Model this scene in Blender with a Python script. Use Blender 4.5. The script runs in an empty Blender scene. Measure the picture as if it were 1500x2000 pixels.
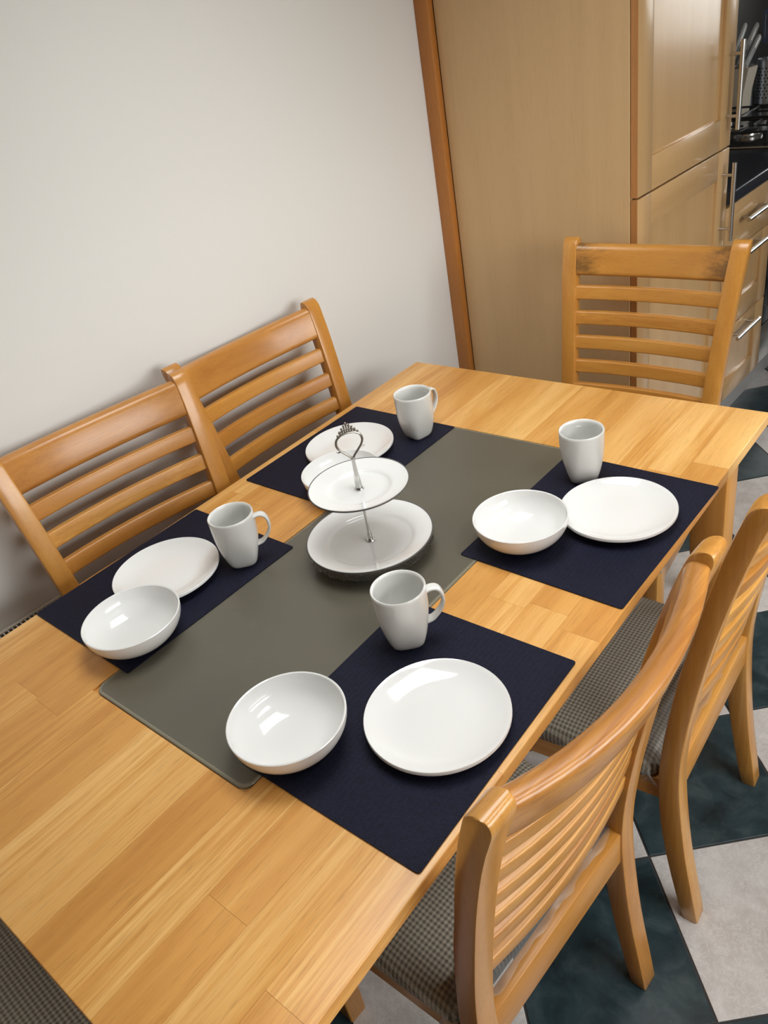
import bpy, bmesh, math, random
from mathutils import Vector, Matrix

R = math.radians
PI = math.pi
rnd = random.Random(7)
SC = bpy.context.scene
COL = SC.collection

# ---------------------------------------------------------------- camera
cam_d = bpy.data.cameras.new('camera')
cam = bpy.data.objects.new('camera', cam_d)
COL.objects.link(cam)
cam_d.sensor_fit = 'VERTICAL'
cam_d.sensor_height = 36.0
cam_d.lens = 36.0 * 1518.0 / 2000.0
cam_d.clip_start = 0.02
cam_d.clip_end = 200
cam.matrix_world = Matrix(((0.739447, -0.251695, 0.624394, 1.295191),
                           (0.651748, 0.499991, -0.570293, 0.034107),
                           (-0.168652, 0.828648, 0.533759, 1.556029),
                           (0, 0, 0, 1)))
SC.camera = cam

# ---------------------------------------------------------------- sky, exposure, window portals
W = bpy.data.worlds.new('overcast_sky')
SC.world = W
W.use_nodes = True
wt = W.node_tree
wt.nodes.clear()
w_out = wt.nodes.new('ShaderNodeOutputWorld')
w_bg = wt.nodes.new('ShaderNodeBackground')
w_tc = wt.nodes.new('ShaderNodeTexCoord')
w_sep = wt.nodes.new('ShaderNodeSeparateXYZ')
w_rmp = wt.nodes.new('ShaderNodeValToRGB')
w_map = wt.nodes.new('ShaderNodeMapRange')
wt.links.new(w_tc.outputs['Generated'], w_sep.inputs[0])
wt.links.new(w_sep.outputs['Z'], w_map.inputs['Value'])
w_map.inputs['From Min'].default_value = -1
w_map.inputs['From Max'].default_value = 1
wt.links.new(w_map.outputs[0], w_rmp.inputs[0])
w_rmp.color_ramp.elements[0].position = 0.46
w_rmp.color_ramp.elements[0].color = (0.24, 0.235, 0.22, 1)
w_rmp.color_ramp.elements[1].position = 0.54
w_rmp.color_ramp.elements[1].color = (1.0, 0.995, 0.985, 1)
wt.links.new(w_rmp.outputs[0], w_bg.inputs['Color'])
w_bg.inputs['Strength'].default_value = 9.0
wt.links.new(w_bg.outputs[0], w_out.inputs[0])

SC.view_settings.view_transform = 'Standard'
SC.view_settings.look = 'None'
SC.view_settings.exposure = 0.30
SC.view_settings.gamma = 1.0
SC.view_settings.use_curve_mapping = False
SC.cycles.max_bounces = 10
SC.cycles.diffuse_bounces = 6
SC.cycles.glossy_bounces = 4
SC.cycles.transmission_bounces = 8
SC.cycles.transparent_max_bounces = 12
SC.cycles.caustics_reflective = False
SC.cycles.caustics_refractive = False
SC.cycles.sample_clamp_indirect = 6.0
SC.cycles.use_denoising = True

# room extents (metres)
X0, X1, Y0, Y1, H = -0.25, 2.95, -3.2, 5.6, 2.42
WIN_FAR = (0.85, 2.15, 1.03, 2.15)        # x0 x1 z0 z1 in the far wall
WIN_R = (-0.1, 2.1, 0.95, 2.1)           # y0 y1 z0 z1 in the right wall
ROOF = (0.10, 1.00, 0.50, 1.55)         # x0 x1 y0 y1 in the ceiling
ROOF_B = (1.55, 2.35, 0.50, 1.55)


def portal(loc, rot, sx, sy):
    l = bpy.data.lights.new('window_portal', 'AREA')
    l.shape = 'RECTANGLE'
    l.size, l.size_y = sx, sy
    l.cycles.is_portal = True
    o = bpy.data.objects.new('window_portal', l)
    o.location = loc
    o.rotation_euler = rot
    COL.objects.link(o)


portal(((WIN_FAR[0] + WIN_FAR[1]) / 2, Y1 + 0.02, (WIN_FAR[2] + WIN_FAR[3]) / 2), (R(-90), 0, 0), WIN_FAR[1] - WIN_FAR[0], WIN_FAR[3] - WIN_FAR[2])
portal((X1 + 0.02, (WIN_R[0] + WIN_R[1]) / 2, (WIN_R[2] + WIN_R[3]) / 2), (0, R(90), 0), WIN_R[3] - WIN_R[2], WIN_R[1] - WIN_R[0])
for q in (ROOF, ROOF_B):
    portal(((q[0] + q[1]) / 2, (q[2] + q[3]) / 2, H + 0.16), (0, 0, 0), q[1] - q[0], q[3] - q[2])


# ---------------------------------------------------------------- node helper
class Mat:
    def __init__(s, name):
        s.m = bpy.data.materials.new(name)
        s.m.use_nodes = True
        s.t = s.m.node_tree
        s.t.nodes.clear()
        s.out = s.n('ShaderNodeOutputMaterial')

    def n(s, typ, **kw):
        nd = s.t.nodes.new(typ)
        for k, v in kw.items():
            setattr(nd, k, v)
        return nd

    def put(s, sock, v):
        if isinstance(v, bpy.types.NodeSocket):
            s.t.links.new(v, sock)
        elif v is not None:
            if hasattr(sock.default_value, '__len__') and not hasattr(v, '__len__'):
                v = [v] * len(sock.default_value)
            if hasattr(v, '__len__') and len(v) == 3 and len(sock.default_value) == 4:
                v = (*v, 1)
            sock.default_value = v

    def math(s, op, a, b=None, clamp=False):
        nd = s.n('ShaderNodeMath', operation=op, use_clamp=clamp)
        s.put(nd.inputs[0], a)
        if b is not None:
            s.put(nd.inputs[1], b)
        return nd.outputs[0]

    def obj(s):
        return s.n('ShaderNodeTexCoord').outputs['Object']

    def rand(s):
        return s.n('ShaderNodeObjectInfo').outputs['Random']

    def xyz(s, v):
        nd = s.n('ShaderNodeSeparateXYZ')
        s.put(nd.inputs[0], v)
        return nd.outputs

    def vec(s, x, y, z):
        nd = s.n('ShaderNodeCombineXYZ')
        for i, q in enumerate((x, y, z)):
            s.put(nd.inputs[i], q)
        return nd.outputs[0]

    def vmul(s, a, b):
        nd = s.n('ShaderNodeVectorMath', operation='MULTIPLY')
        s.put(nd.inputs[0], a)
        s.put(nd.inputs[1], b)
        return nd.outputs[0]

    def vadd(s, a, b):
        nd = s.n('ShaderNodeVectorMath', operation='ADD')
        s.put(nd.inputs[0], a)
        s.put(nd.inputs[1], b)
        return nd.outputs[0]

    def noise(s, v, scale=5, detail=3, rough=.5, dist=0.0):
        nd = s.n('ShaderNodeTexNoise')
        s.put(nd.inputs['Vector'], v)
        nd.inputs['Scale'].default_value = scale
        nd.inputs['Detail'].default_value = detail
        nd.inputs['Roughness'].default_value = rough
        nd.inputs['Distortion'].default_value = dist
        return nd.outputs[0]

    def ramp(s, f, *stops):
        nd = s.n('ShaderNodeValToRGB')
        s.put(nd.inputs[0], f)
        el = nd.color_ramp.elements
        while len(el) < len(stops):
            el.new(0.5)
        for e, (p, c) in zip(el, stops):
            e.position = p
            e.color = (*c, 1) if hasattr(c, '__len__') else (c, c, c, 1)
        return nd.outputs[0]

    def mix(s, f, a, b, mode='MIX'):
        nd = s.n('ShaderNodeMix', data_type='RGBA', blend_type=mode)
        s.put(nd.inputs[0], f)
        s.put(nd.inputs[6], a)
        s.put(nd.inputs[7], b)
        return nd.outputs[2]

    def bump(s, h, strength=.2, dist=.001):
        nd = s.n('ShaderNodeBump')
        s.put(nd.inputs['Height'], h)
        nd.inputs['Strength'].default_value = strength
        nd.inputs['Distance'].default_value = dist
        return nd.outputs[0]

    def bsdf(s, color=(.8, .8, .8), rough=.5, metal=0.0, normal=None, coat=0.0, coat_rough=.1, ior=1.5, spec=.5, trans=0.0, sheen=0.0):
        b = s.n('ShaderNodeBsdfPrincipled')
        s.put(b.inputs['Base Color'], color)
        s.put(b.inputs['Roughness'], rough)
        s.put(b.inputs['Metallic'], metal)
        b.inputs['IOR'].default_value = ior
        b.inputs['Coat Weight'].default_value = coat
        b.inputs['Coat Roughness'].default_value = coat_rough
        b.inputs['Specular IOR Level'].default_value = spec
        b.inputs['Transmission Weight'].default_value = trans
        b.inputs['Sheen Weight'].default_value = sheen
        if normal is not None:
            s.t.links.new(normal, b.inputs['Normal'])
        s.t.links.new(b.outputs[0], s.out.inputs[0])
        return s.m


def wood(name, axis, dark, mid, light, rough=.32, coat=0.0, var=.25, streak=1.0, worn=None, bumpy=.08, cathedral=.5, fine=1.0, spec=.5, pins=False):
    """grain runs along the axis; every object gets its own cut of timber"""
    m = Mat(name)
    r = m.rand()
    off = m.vec(m.math('MULTIPLY', r, 31.7), m.math('MULTIPLY', r, 57.3), m.math('MULTIPLY', r, 13.1))
    co = m.vadd(m.obj(), off)
    lo, hi = 1.2, 22.0
    sc = [hi, hi, hi]
    sc['xyz'.index(axis)] = lo
    v = m.vmul(co, tuple(sc))
    broad = m.noise(v, .55, 2, .5, .6)
    sc2 = [120.0, 120.0, 120.0]
    sc2['xyz'.index(axis)] = 3.5
    fineg = m.noise(m.vmul(co, tuple(sc2)), 1.0, 3, .65)
    sc3 = [420.0, 420.0, 420.0]
    sc3['xyz'.index(axis)] = 24.0
    pores = m.noise(m.vmul(co, tuple(sc3)), 1.0, 2, .6)
    # cathedral figure: distorted bands
    wv = m.n('ShaderNodeTexNoise')
    sc4 = [9.0, 9.0, 9.0]
    sc4['xyz'.index(axis)] = 1.1
    m.put(wv.inputs['Vector'], m.vmul(co, tuple(sc4)))
    wv.inputs['Scale'].default_value = 1.0
    wv.inputs['Detail'].default_value = 1.0
    rings = m.math('FRACT', m.math('MULTIPLY', wv.outputs[0], 9.0))
    rings = m.math('ABSOLUTE', m.math('SUBTRACT', rings, .5))
    fw = m.math('ADD', .25, m.math('MULTIPLY', m.math('POWER', m.math('FRACT', m.math('MULTIPLY', r, 7.3)), 1.6), 1.25))
    t = m.math('ADD', m.math('MULTIPLY', broad, .9), m.math('MULTIPLY', m.math('MULTIPLY', m.math('SUBTRACT', fineg, .5), fw), .80 * fine))
    t = m.math('ADD', t, .225 * fine)
    t = m.math('ADD', t, m.math('MULTIPLY', rings, .35 * cathedral))
    t = m.math('SUBTRACT', t, .32 + .08 * cathedral)
    t = m.math('ADD', m.math('MULTIPLY', m.math('SUBTRACT', t, .35), streak), .42)
    t = m.math('ADD', t, m.math('MULTIPLY', m.math('SUBTRACT', r, .5), var))
    c = m.ramp(t, (.12, dark), (.48, mid), (.85, light))
    pr = m.ramp(pores, (.30, .72), (.44, 1.0))
    c = m.mix(.55 * fine, c, pr, 'MULTIPLY')
    if pins:
        vo = m.n('ShaderNodeTexVoronoi')
        m.put(vo.inputs['Vector'], m.vmul(co, (1.0, .75, 1.0)))
        vo.inputs['Scale'].default_value = 9.0
        sep = m.xyz(vo.outputs['Color'])
        pk = m.math('MULTIPLY', m.ramp(vo.outputs['Distance'], (.010, 1.0), (.034, 0.0)), m.math('GREATER_THAN', sep[0], .5))
        c = m.mix(m.math('MULTIPLY', pk, .6), c, (.16, .06, .015))
    if worn is not None:
        wx = m.xyz(m.obj())
        ax = m.math('ABSOLUTE', wx[0])
        near = m.n('ShaderNodeMapRange')
        m.put(near.inputs[0], ax)
        near.inputs[1].default_value = .08
        near.inputs[2].default_value = .19
        spots = m.noise(m.vmul(m.obj(), (14.0, 40.0, 55.0)), 1.0, 6, .7)
        msk = m.ramp(m.math('MULTIPLY', spots, m.math('ADD', near.outputs[0], .55)), (.46, 0.0), (.80, 1.0))
        c = m.mix(m.math('MULTIPLY', msk, .8), c, worn)
    h = m.math('ADD', m.math('MULTIPLY', fineg, .6), m.math('MULTIPLY', pores, .4))
    return m.bsdf(c, rough, 0, m.bump(h, bumpy, .0006), coat, .13, spec=spec)


TABLE = dict(dark=(.54, .240, .052), mid=(.655, .325, .082), light=(.80, .475, .165))
CHAIR = dict(dark=(.39, .152, .024), mid=(.515, .232, .043), light=(.65, .345, .088))
BEECH = dict(dark=(.49, .29, .125), mid=(.575, .36, .165), light=(.65, .43, .215))
M = {}
M['stave'] = wood('table_stave_wood', 'y', rough=.36, var=.42, streak=1.2, fine=1.15, cathedral=.75, pins=True, **TABLE)
M['table_x'] = wood('table_wood_across', 'x', rough=.36, **TABLE)
M['table_y'] = wood('table_wood_along', 'y', rough=.36, **TABLE)
M['table_z'] = wood('table_wood_upright', 'z', rough=.36, **TABLE)
M['chair_x'] = wood('chair_wood_across', 'x', rough=.36, coat=.08, streak=.8, **CHAIR)
M['chair_y'] = wood('chair_wood_along', 'y', rough=.32, coat=.30, streak=.8, **CHAIR)
M['chair_z'] = wood('chair_wood_upright', 'z', rough=.32, coat=.30, streak=.8, **CHAIR)
M['chair_rail'] = wood('chair_rail_wood', 'x', rough=.30, coat=.10, streak=.95, fine=1.1, bumpy=.02, dark=(.34, .13, .026), mid=(.50, .222, .046), light=(.65, .335, .088))
M['chair_worn'] = wood('chair_wood_worn', 'x', rough=.36, streak=.9, worn=(.12, .06, .02), **CHAIR)
M['beech_z'] = wood('cabinet_beech_upright', 'z', rough=.28, coat=.4, var=.1, streak=.7, cathedral=.2, fine=.5, bumpy=.02, **BEECH)
M['beech_y'] = wood('cabinet_beech_across', 'y', rough=.28, coat=.4, var=.1, streak=.7, cathedral=.2, fine=.5, bumpy=.02, **BEECH)
M['beech_side'] = wood('cabinet_side_laminate', 'z', rough=.45, var=.05, streak=.55, cathedral=.35, fine=.4, bumpy=.02, dark=(.50, .33, .160), mid=(.575, .385, .195), light=(.64, .445, .24))
M['beech_edge'] = wood('cabinet_door_edging', 'z', rough=.4, var=.05, streak=.5, cathedral=.1, dark=(.36, .15, .04), mid=(.42, .185, .055), light=(.48, .23, .075))
M['trim'] = wood('orange_pine_trim', 'z', rough=.4, var=.05, streak=.7, dark=(.32, .11, .018), mid=(.40, .15, .028), light=(.47, .2, .045))


def plain(name, color, rough=.5, metal=0.0, **kw):
    return Mat(name).bsdf(color, rough, metal, **kw)


def m_wall():
    m = Mat('wall_paint')
    n1 = m.noise(m.obj(), 160, 3)
    n2 = m.noise(m.obj(), 2.2, 3)
    c = m.mix(m.math('MULTIPLY', n2, .5), (.705, .694, .665), (.685, .675, .648))
    return m.bsdf(c, .75, 0, m.bump(n1, .12, .0008), spec=.25)


M['wall'] = m_wall()
M['ceiling'] = plain('ceiling_paint', (.82, .81, .79), .85, spec=.2)
M['white_paint'] = plain('white_gloss_paint', (.80, .80, .78), .3)
M['ceramic'] = plain('white_glazed_china', (.775, .775, .762), .09, coat=.3, coat_rough=.04)
M['mug'] = plain('grey_white_stoneware', (.70, .70, .675), .10, coat=.3, coat_rough=.05)
M['steel'] = plain('brushed_steel', (.62, .60, .57), .27, 1.0)
M['rim_line'] = plain('grey_silver_lustre', (.10, .098, .09), .45)
M['chrome'] = plain('polished_chrome', (.55, .54, .52), .18, 1.0)
M['pewter'] = plain('dull_pewter', (.30, .28, .25), .35, 1.0)
M['black_worktop'] = plain('black_laminate_worktop', (.022, .024, .032), .22)
M['hob_black'] = plain('black_enamel', (.015, .015, .016), .2)
M['iron'] = plain('cast_iron', (.02, .02, .02), .5)
M['splash'] = plain('dark_grey_splashback', (.11, .11, .115), .35)
M['plinth'] = plain('grey_plinth', (.40, .385, .37), .35)
M['dark_gap'] = plain('dark_interior', (.03, .022, .016), .8)
M['oven_glass'] = plain('black_oven_glass', (.012, .014, .017), .08)
M['knife_grip'] = plain('grey_knife_grip', (.66, .66, .65), .3)
M['black_plastic'] = plain('black_plastic', (.015, .014, .014), .4)
M['block'] = plain('pale_knife_block', (.55, .47, .36), .45)
M['blue_nylon'] = plain('slate_blue_nylon', (.10, .13, .22), .4)
M['rad'] = plain('cream_radiator_enamel', (.62, .57, .50), .35)
M['grout'] = plain('dark_grout', (.045, .043, .042), .85)


def m_tile(name, dark):
    m = Mat(name)
    r = m.rand()
    co = m.vadd(m.obj(), m.vec(m.math('MULTIPLY', r, 41.0), m.math('MULTIPLY', r, 17.0), 0.0))
    a = m.noise(co, 14, 6, .65, .6)
    b = m.noise(co, 55, 5, .7, 1.2)
    if dark:
        c = m.ramp(a, (.30, (.009, .018, .023)), (.50, (.022, .043, .052)), (.70, (.055, .080, .088)))
        sp = m.ramp(b, (.60, 0.0), (.78, 1.0))
        c = m.mix(m.math('MULTIPLY', sp, .5), c, (.10, .10, .075))
        rg = .30
    else:
        c = m.ramp(a, (.30, (.47, .435, .415)), (.52, (.56, .53, .51)), (.72, (.67, .65, .63)))
        v = m.ramp(b, (.50, 0.0), (.54, 1.0), (.58, 0.0))
        c = m.mix(m.math('MULTIPLY', v, .45), c, (.78, .77, .75))
        rg = .33
    return m.bsdf(c, rg, 0, m.bump(b, .15, .001))


M['tile_dark'] = m_tile('dark_teal_tile', True)
M['tile_light'] = m_tile('pale_stone_tile', False)


def m_mat():
    m = Mat('navy_woven_vinyl')
    x, y, z = m.xyz(m.obj())
    u = m.math('ABSOLUTE', m.math('SUBTRACT', m.math('FRACT', m.math('MULTIPLY', x, 1 / .0085)), .5))
    ph = m.math('ADD', m.math('MULTIPLY', y, 1 / .0032), m.math('MULTIPLY', u, 2.2))
    s1 = m.math('SINE', m.math('MULTIPLY', ph, 2 * PI))
    s2 = m.math('SINE', m.math('MULTIPLY', x, 2 * PI / .0021))
    h = m.math('MULTIPLY', m.math('ADD', m.math('MULTIPLY', s1, s2), 1.0), .5)
    n = m.noise(m.obj(), 240, 3)
    c = m.ramp(m.math('MULTIPLY', h, m.math('ADD', n, .5)), (.45, (.0035, .0038, .0085)), (.95, (.020, .023, .062)))
    return m.bsdf(c, .6, 0, m.bump(h, .5, .0008), spec=.16)


M['mat'] = m_mat()


def m_fabric():
    m = Mat('houndstooth_seat_fabric')
    x, y, z = m.xyz(m.obj())
    p = .0076
    a = m.math('GREATER_THAN', m.math('FRACT', m.math('MULTIPLY', x, 1 / p)), .5)
    b = m.math('GREATER_THAN', m.math('FRACT', m.math('MULTIPLY', y, 1 / p)), .5)
    tw = m.math('GREATER_THAN', m.math('FRACT', m.math('MULTIPLY', m.math('ADD', x, y), 4 / p)), .5)
    same = m.math('MULTIPLY', a, b)
    either = m.math('MAXIMUM', a, b)
    v = m.math('ADD', m.math('MULTIPLY', same, m.math('SUBTRACT', 1.0, tw)), m.math('MULTIPLY', either, tw))
    n = m.noise(m.obj(), 300, 3)
    c = m.mix(m.math('MULTIPLY', v, .85), (.50, .465, .38), (.10, .09, .072))
    c = m.mix(.25, c, n, 'MULTIPLY')
    return m.bsdf(c, .8, 0, m.bump(m.math('ADD', n, v), .35, .0008), coat=.25, coat_rough=.18)


M['fabric'] = m_fabric()


def m_glass_inset():
    m = Mat('smoked_frosted_glass')
    n = m.noise(m.obj(), 6, 4, .6)
    sm = m.ramp(m.noise(m.vmul(m.obj(), (14.0, 30.0, 1.0)), 1.0, 5, .7), (.62, 0.0), (.78, 1.0))
    c = m.mix(m.math('MULTIPLY', n, .5), (.108, .098, .072), (.122, .111, .084))
    c = m.mix(m.math('MULTIPLY', sm, .10), c, (.28, .27, .25))
    return m.bsdf(c, .34, 0, None, .10, .10)


M['glass_inset'] = m_glass_inset()
M['glass_edge'] = plain('green_grey_glass_edge', (.22, .20, .145), .12)


def m_clear(name, tint=(.93, .97, .95), rough=0.0, body=.0):
    m = Mat(name)
    g = m.n('ShaderNodeBsdfGlossy')
    g.inputs['Roughness'].default_value = max(rough, .02)
    t = m.n('ShaderNodeBsdfTransparent')
    t.inputs['Color'].default_value = (*tint, 1)
    fr = m.n('ShaderNodeFresnel')
    fr.inputs['IOR'].default_value = 1.45
    mx = m.n('ShaderNodeMixShader')
    m.t.links.new(fr.outputs[0], mx.inputs[0])
    m.t.links.new(t.outputs[0], mx.inputs[1])
    m.t.links.new(g.outputs[0], mx.inputs[2])
    if body > 0:
        df = m.n('ShaderNodeBsdfDiffuse')
        df.inputs['Color'].default_value = (.8, .8, .78, 1)
        m2 = m.n('ShaderNodeMixShader')
        m2.inputs[0].default_value = body
        m.t.links.new(mx.outputs[0], m2.inputs[1])
        m.t.links.new(df.outputs[0], m2.inputs[2])
        mx = m2
    m.t.links.new(mx.outputs[0], m.out.inputs[0])
    return m.m


M['pane'] = m_clear('clear_window_glass', (.97, .98, .98))
M['film'] = m_clear('clear_plastic_film', (.97, .97, .97), .32, .07)


def m_charger():
    m = Mat('crinkled_clear_glass')
    n = m.noise(m.vmul(m.obj(), (1.0, 1.0, 2.2)), 75, 4, .6, 1.5)
    nb = m.bump(n, 1.0, .006)
    g = m.n('ShaderNodeBsdfGlossy')
    g.inputs['Roughness'].default_value = .06
    m.t.links.new(nb, g.inputs['Normal'])
    t = m.n('ShaderNodeBsdfTransparent')
    t.inputs['Color'].default_value = (.97, .975, .96, 1)
    lw = m.n('ShaderNodeLayerWeight')
    lw.inputs['Blend'].default_value = .13
    m.t.links.new(nb, lw.inputs['Normal'])
    glint = m.math('ABSOLUTE', m.math('SUBTRACT', m.noise(m.vmul(m.obj(), (1.0, 1.0, 2.6)), 42, 3, .6, 2.0), .5))  # squiggly reflections of crinkled glass, drawn in as masked glossy lines
    glint = m.ramp(glint, (.0, .70), (.026, 0.0))
    mx = m.n('ShaderNodeMixShader')
    m.t.links.new(m.math('MAXIMUM', lw.outputs['Fresnel'], glint), mx.inputs[0])
    m.t.links.new(t.outputs[0], mx.inputs[1])
    m.t.links.new(g.outputs[0], mx.inputs[2])
    m.t.links.new(mx.outputs[0], m.out.inputs[0])
    return m.m


M['charger'] = m_charger()


def m_perf():
    m = Mat('perforated_steel')
    return m.bsdf((.72, .74, .78), .38, 1.0)


M['perf'] = m_perf()


# ---------------------------------------------------------------- geometry helpers
def obj(name, bm, mat=None, parent=None, smooth=40, mats=None):
    me = bpy.data.meshes.new(name)
    bmesh.ops.recalc_face_normals(bm, faces=bm.faces[:])
    bm.to_mesh(me)
    bm.free()
    for q in (mats or [mat]):
        if q is not None:
            me.materials.append(q)
    if smooth:
        for p in me.polygons:
            p.use_smooth = True
        me.set_sharp_from_angle(angle=R(smooth))
    o = bpy.data.objects.new(name, me)
    COL.objects.link(o)
    if parent is not None:
        o.parent = parent
    return o


def empty(name, loc=(0, 0, 0), rz=0.0, parent=None):
    o = bpy.data.objects.new(name, None)
    o.empty_display_size = .05
    o.location = loc
    o.rotation_euler = (0, 0, rz)
    COL.objects.link(o)
    if parent is not None:
        o.parent = parent
    return o


def tag(o, label=None, cat=None, group=None, kind=None):
    if label:
        o['label'] = label
    if cat:
        o['category'] = cat
    if group:
        o['group'] = group
    if kind:
        o['kind'] = kind
    return o


def copy_tree(o, parent=None):
    c = o.copy()
    COL.objects.link(c)
    if parent is not None:
        c.parent = parent
    for ch in list(o.children):
        copy_tree(ch, c)
    return c


def add_box(bm, x0, x1, y0, y1, z0, z1, bev=0.0, seg=2):
    vs = [bm.verts.new((x, y, z)) for x in (x0, x1) for y in (y0, y1) for z in (z0, z1)]
    fs = [(0, 1, 3, 2), (4, 6, 7, 5), (0, 4, 5, 1), (2, 3, 7, 6), (0, 2, 6, 4), (1, 5, 7, 3)]
    faces = [bm.faces.new([vs[i] for i in f]) for f in fs]
    if bev > 0:
        es = list({e for f in faces for e in f.edges})
        bmesh.ops.bevel(bm, geom=es, offset=bev, segments=seg, affect='EDGES', profile=.5)
    return bm


def box(x0, x1, y0, y1, z0, z1, bev=0.0, seg=2):
    return add_box(bmesh.new(), x0, x1, y0, y1, z0, z1, bev, seg)


def loft(bm, rings, cap=True, closed=True):
    rv = [[bm.verts.new(p) for p in ring] for ring in rings]
    n = len(rings[0])
    for a, b in zip(rv, rv[1:]):
        for i in range(n if closed else n - 1):
            j = (i + 1) % n
            try:
                bm.faces.new((a[i], a[j], b[j], b[i]))
            except ValueError:
                pass
    if cap:
        for r_ in (rv[0], rv[-1]):
            try:
                bm.faces.new(r_)
            except ValueError:
                pass
    return bm


def lathe(bm, prof, seg=48, cx=0.0, cy=0.0, sq=None):
    """prof: (r, z) list; r == 0 closes to a point. sq(z) -> 0..1 squareness"""
    prev = None
    for (r, z) in prof:
        if r <= 1e-7:
            cur = [bm.verts.new((cx, cy, z))]
        else:
            cur = []
            for i in range(seg):
                a = 2 * PI * i / seg
                k = 1.0
                if sq:
                    s = sq(z)
                    if s > 0:
                        n = 2 + 2.2 * s
                        k = (abs(math.cos(a)) ** n + abs(math.sin(a)) ** n) ** (-1 / n)
                        k = 1 + (k - 1) * .85 - .05 * s
                cur.append(bm.verts.new((cx + r * k * math.cos(a), cy + r * k * math.sin(a), z)))
        if prev is not None:
            if len(prev) == 1 and len(cur) > 1:
                for i in range(seg):
                    bm.faces.new((prev[0], cur[i], cur[(i + 1) % seg]))
            elif len(cur) == 1 and len(prev) > 1:
                for i in range(seg):
                    bm.faces.new((prev[i], prev[(i + 1) % seg], cur[0]))
            elif len(cur) > 1:
                for i in range(seg):
                    j = (i + 1) % seg
                    bm.faces.new((prev[i], prev[j], cur[j], cur[i]))
        prev = cur
    return bm


def tube(bm, pts, rad, seg=10, cap=True, flat=1.0, up=None):
    """sweep a circle (or an ellipse, flat<1 along 'up') along points; rad a number or a list"""
    pts = [Vector(p) for p in pts]
    rads = rad if hasattr(rad, '__len__') else [rad] * len(pts)
    rings = []
    ref = Vector(up) if up is not None else None
    for i, p in enumerate(pts):
        d = (pts[min(i + 1, len(pts) - 1)] - pts[max(i - 1, 0)]).normalized()
        if ref is None:
            ref = Vector((0, 0, 1)) if abs(d.z) < .9 else Vector((1, 0, 0))
        u = (ref - d * ref.dot(d)).normalized()
        w = d.cross(u)
        if up is None:
            ref = u
        rings.append([p + u * (math.cos(2 * PI * k / seg) * rads[i] * flat) + w * (math.sin(2 * PI * k / seg) * rads[i]) for k in range(seg)])
    return loft(bm, rings, cap)


def rrect(w, d, r, n=3):
    """rounded rectangle outline centred on 0"""
    pts = []
    for cx, cy, a0 in ((w / 2 - r, d / 2 - r, 0), (-w / 2 + r, d / 2 - r, 90), (-w / 2 + r, -d / 2 + r, 180), (w / 2 - r, -d / 2 + r, 270)):
        for i in range(n + 1):
            a = R(a0 + 90 * i / n)
            pts.append((cx + r * math.cos(a), cy + r * math.sin(a)))
    return pts


def lerp_tab(tab, z):
    if z <= tab[0][0]:
        return tab[0][1]
    for (a, va), (b, vb) in zip(tab, tab[1:]):
        if z <= b:
            t = (z - a) / (b - a)
            return va + (vb - va) * t
    return tab[-1][1]


def spline_tab(tab, z):
    """smooth (Catmull-Rom) lookup"""
    n = len(tab)
    if z <= tab[0][0]:
        return tab[0][1]
    if z >= tab[-1][0]:
        return tab[-1][1]
    for i in range(n - 1):
        if tab[i][0] <= z <= tab[i + 1][0]:
            z0, p1 = tab[i]
            z1, p2 = tab[i + 1]
            hgt = z1 - z0
            m1 = (tab[i + 1][1] - tab[max(i - 1, 0)][1]) / (tab[i + 1][0] - tab[max(i - 1, 0)][0])
            m2 = (tab[min(i + 2, n - 1)][1] - tab[i][1]) / (tab[min(i + 2, n - 1)][0] - tab[i][0])
            t = (z - z0) / hgt
            return ((2 * t ** 3 - 3 * t ** 2 + 1) * p1 + (t ** 3 - 2 * t ** 2 + t) * hgt * m1 + (-2 * t ** 3 + 3 * t ** 2) * p2 + (t ** 3 - t ** 2) * hgt * m2)


# ---------------------------------------------------------------- the room
def clip_poly(poly, x0, x1, y0, y1):
    for ax, lim, sg in ((0, x0, 1), (0, x1, -1), (1, y0, 1), (1, y1, -1)):
        out = []
        for i, p in enumerate(poly):
            q = poly[(i + 1) % len(poly)]
            dp, dq = sg * (p[ax] - lim), sg * (q[ax] - lim)
            if dp >= 0:
                out.append(p)
            if dp * dq < 0:
                t = dp / (dp - dq)
                out.append((p[0] + (q[0] - p[0]) * t, p[1] + (q[1] - p[1]) * t))
        poly = out
        if not poly:
            break
    return poly


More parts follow.
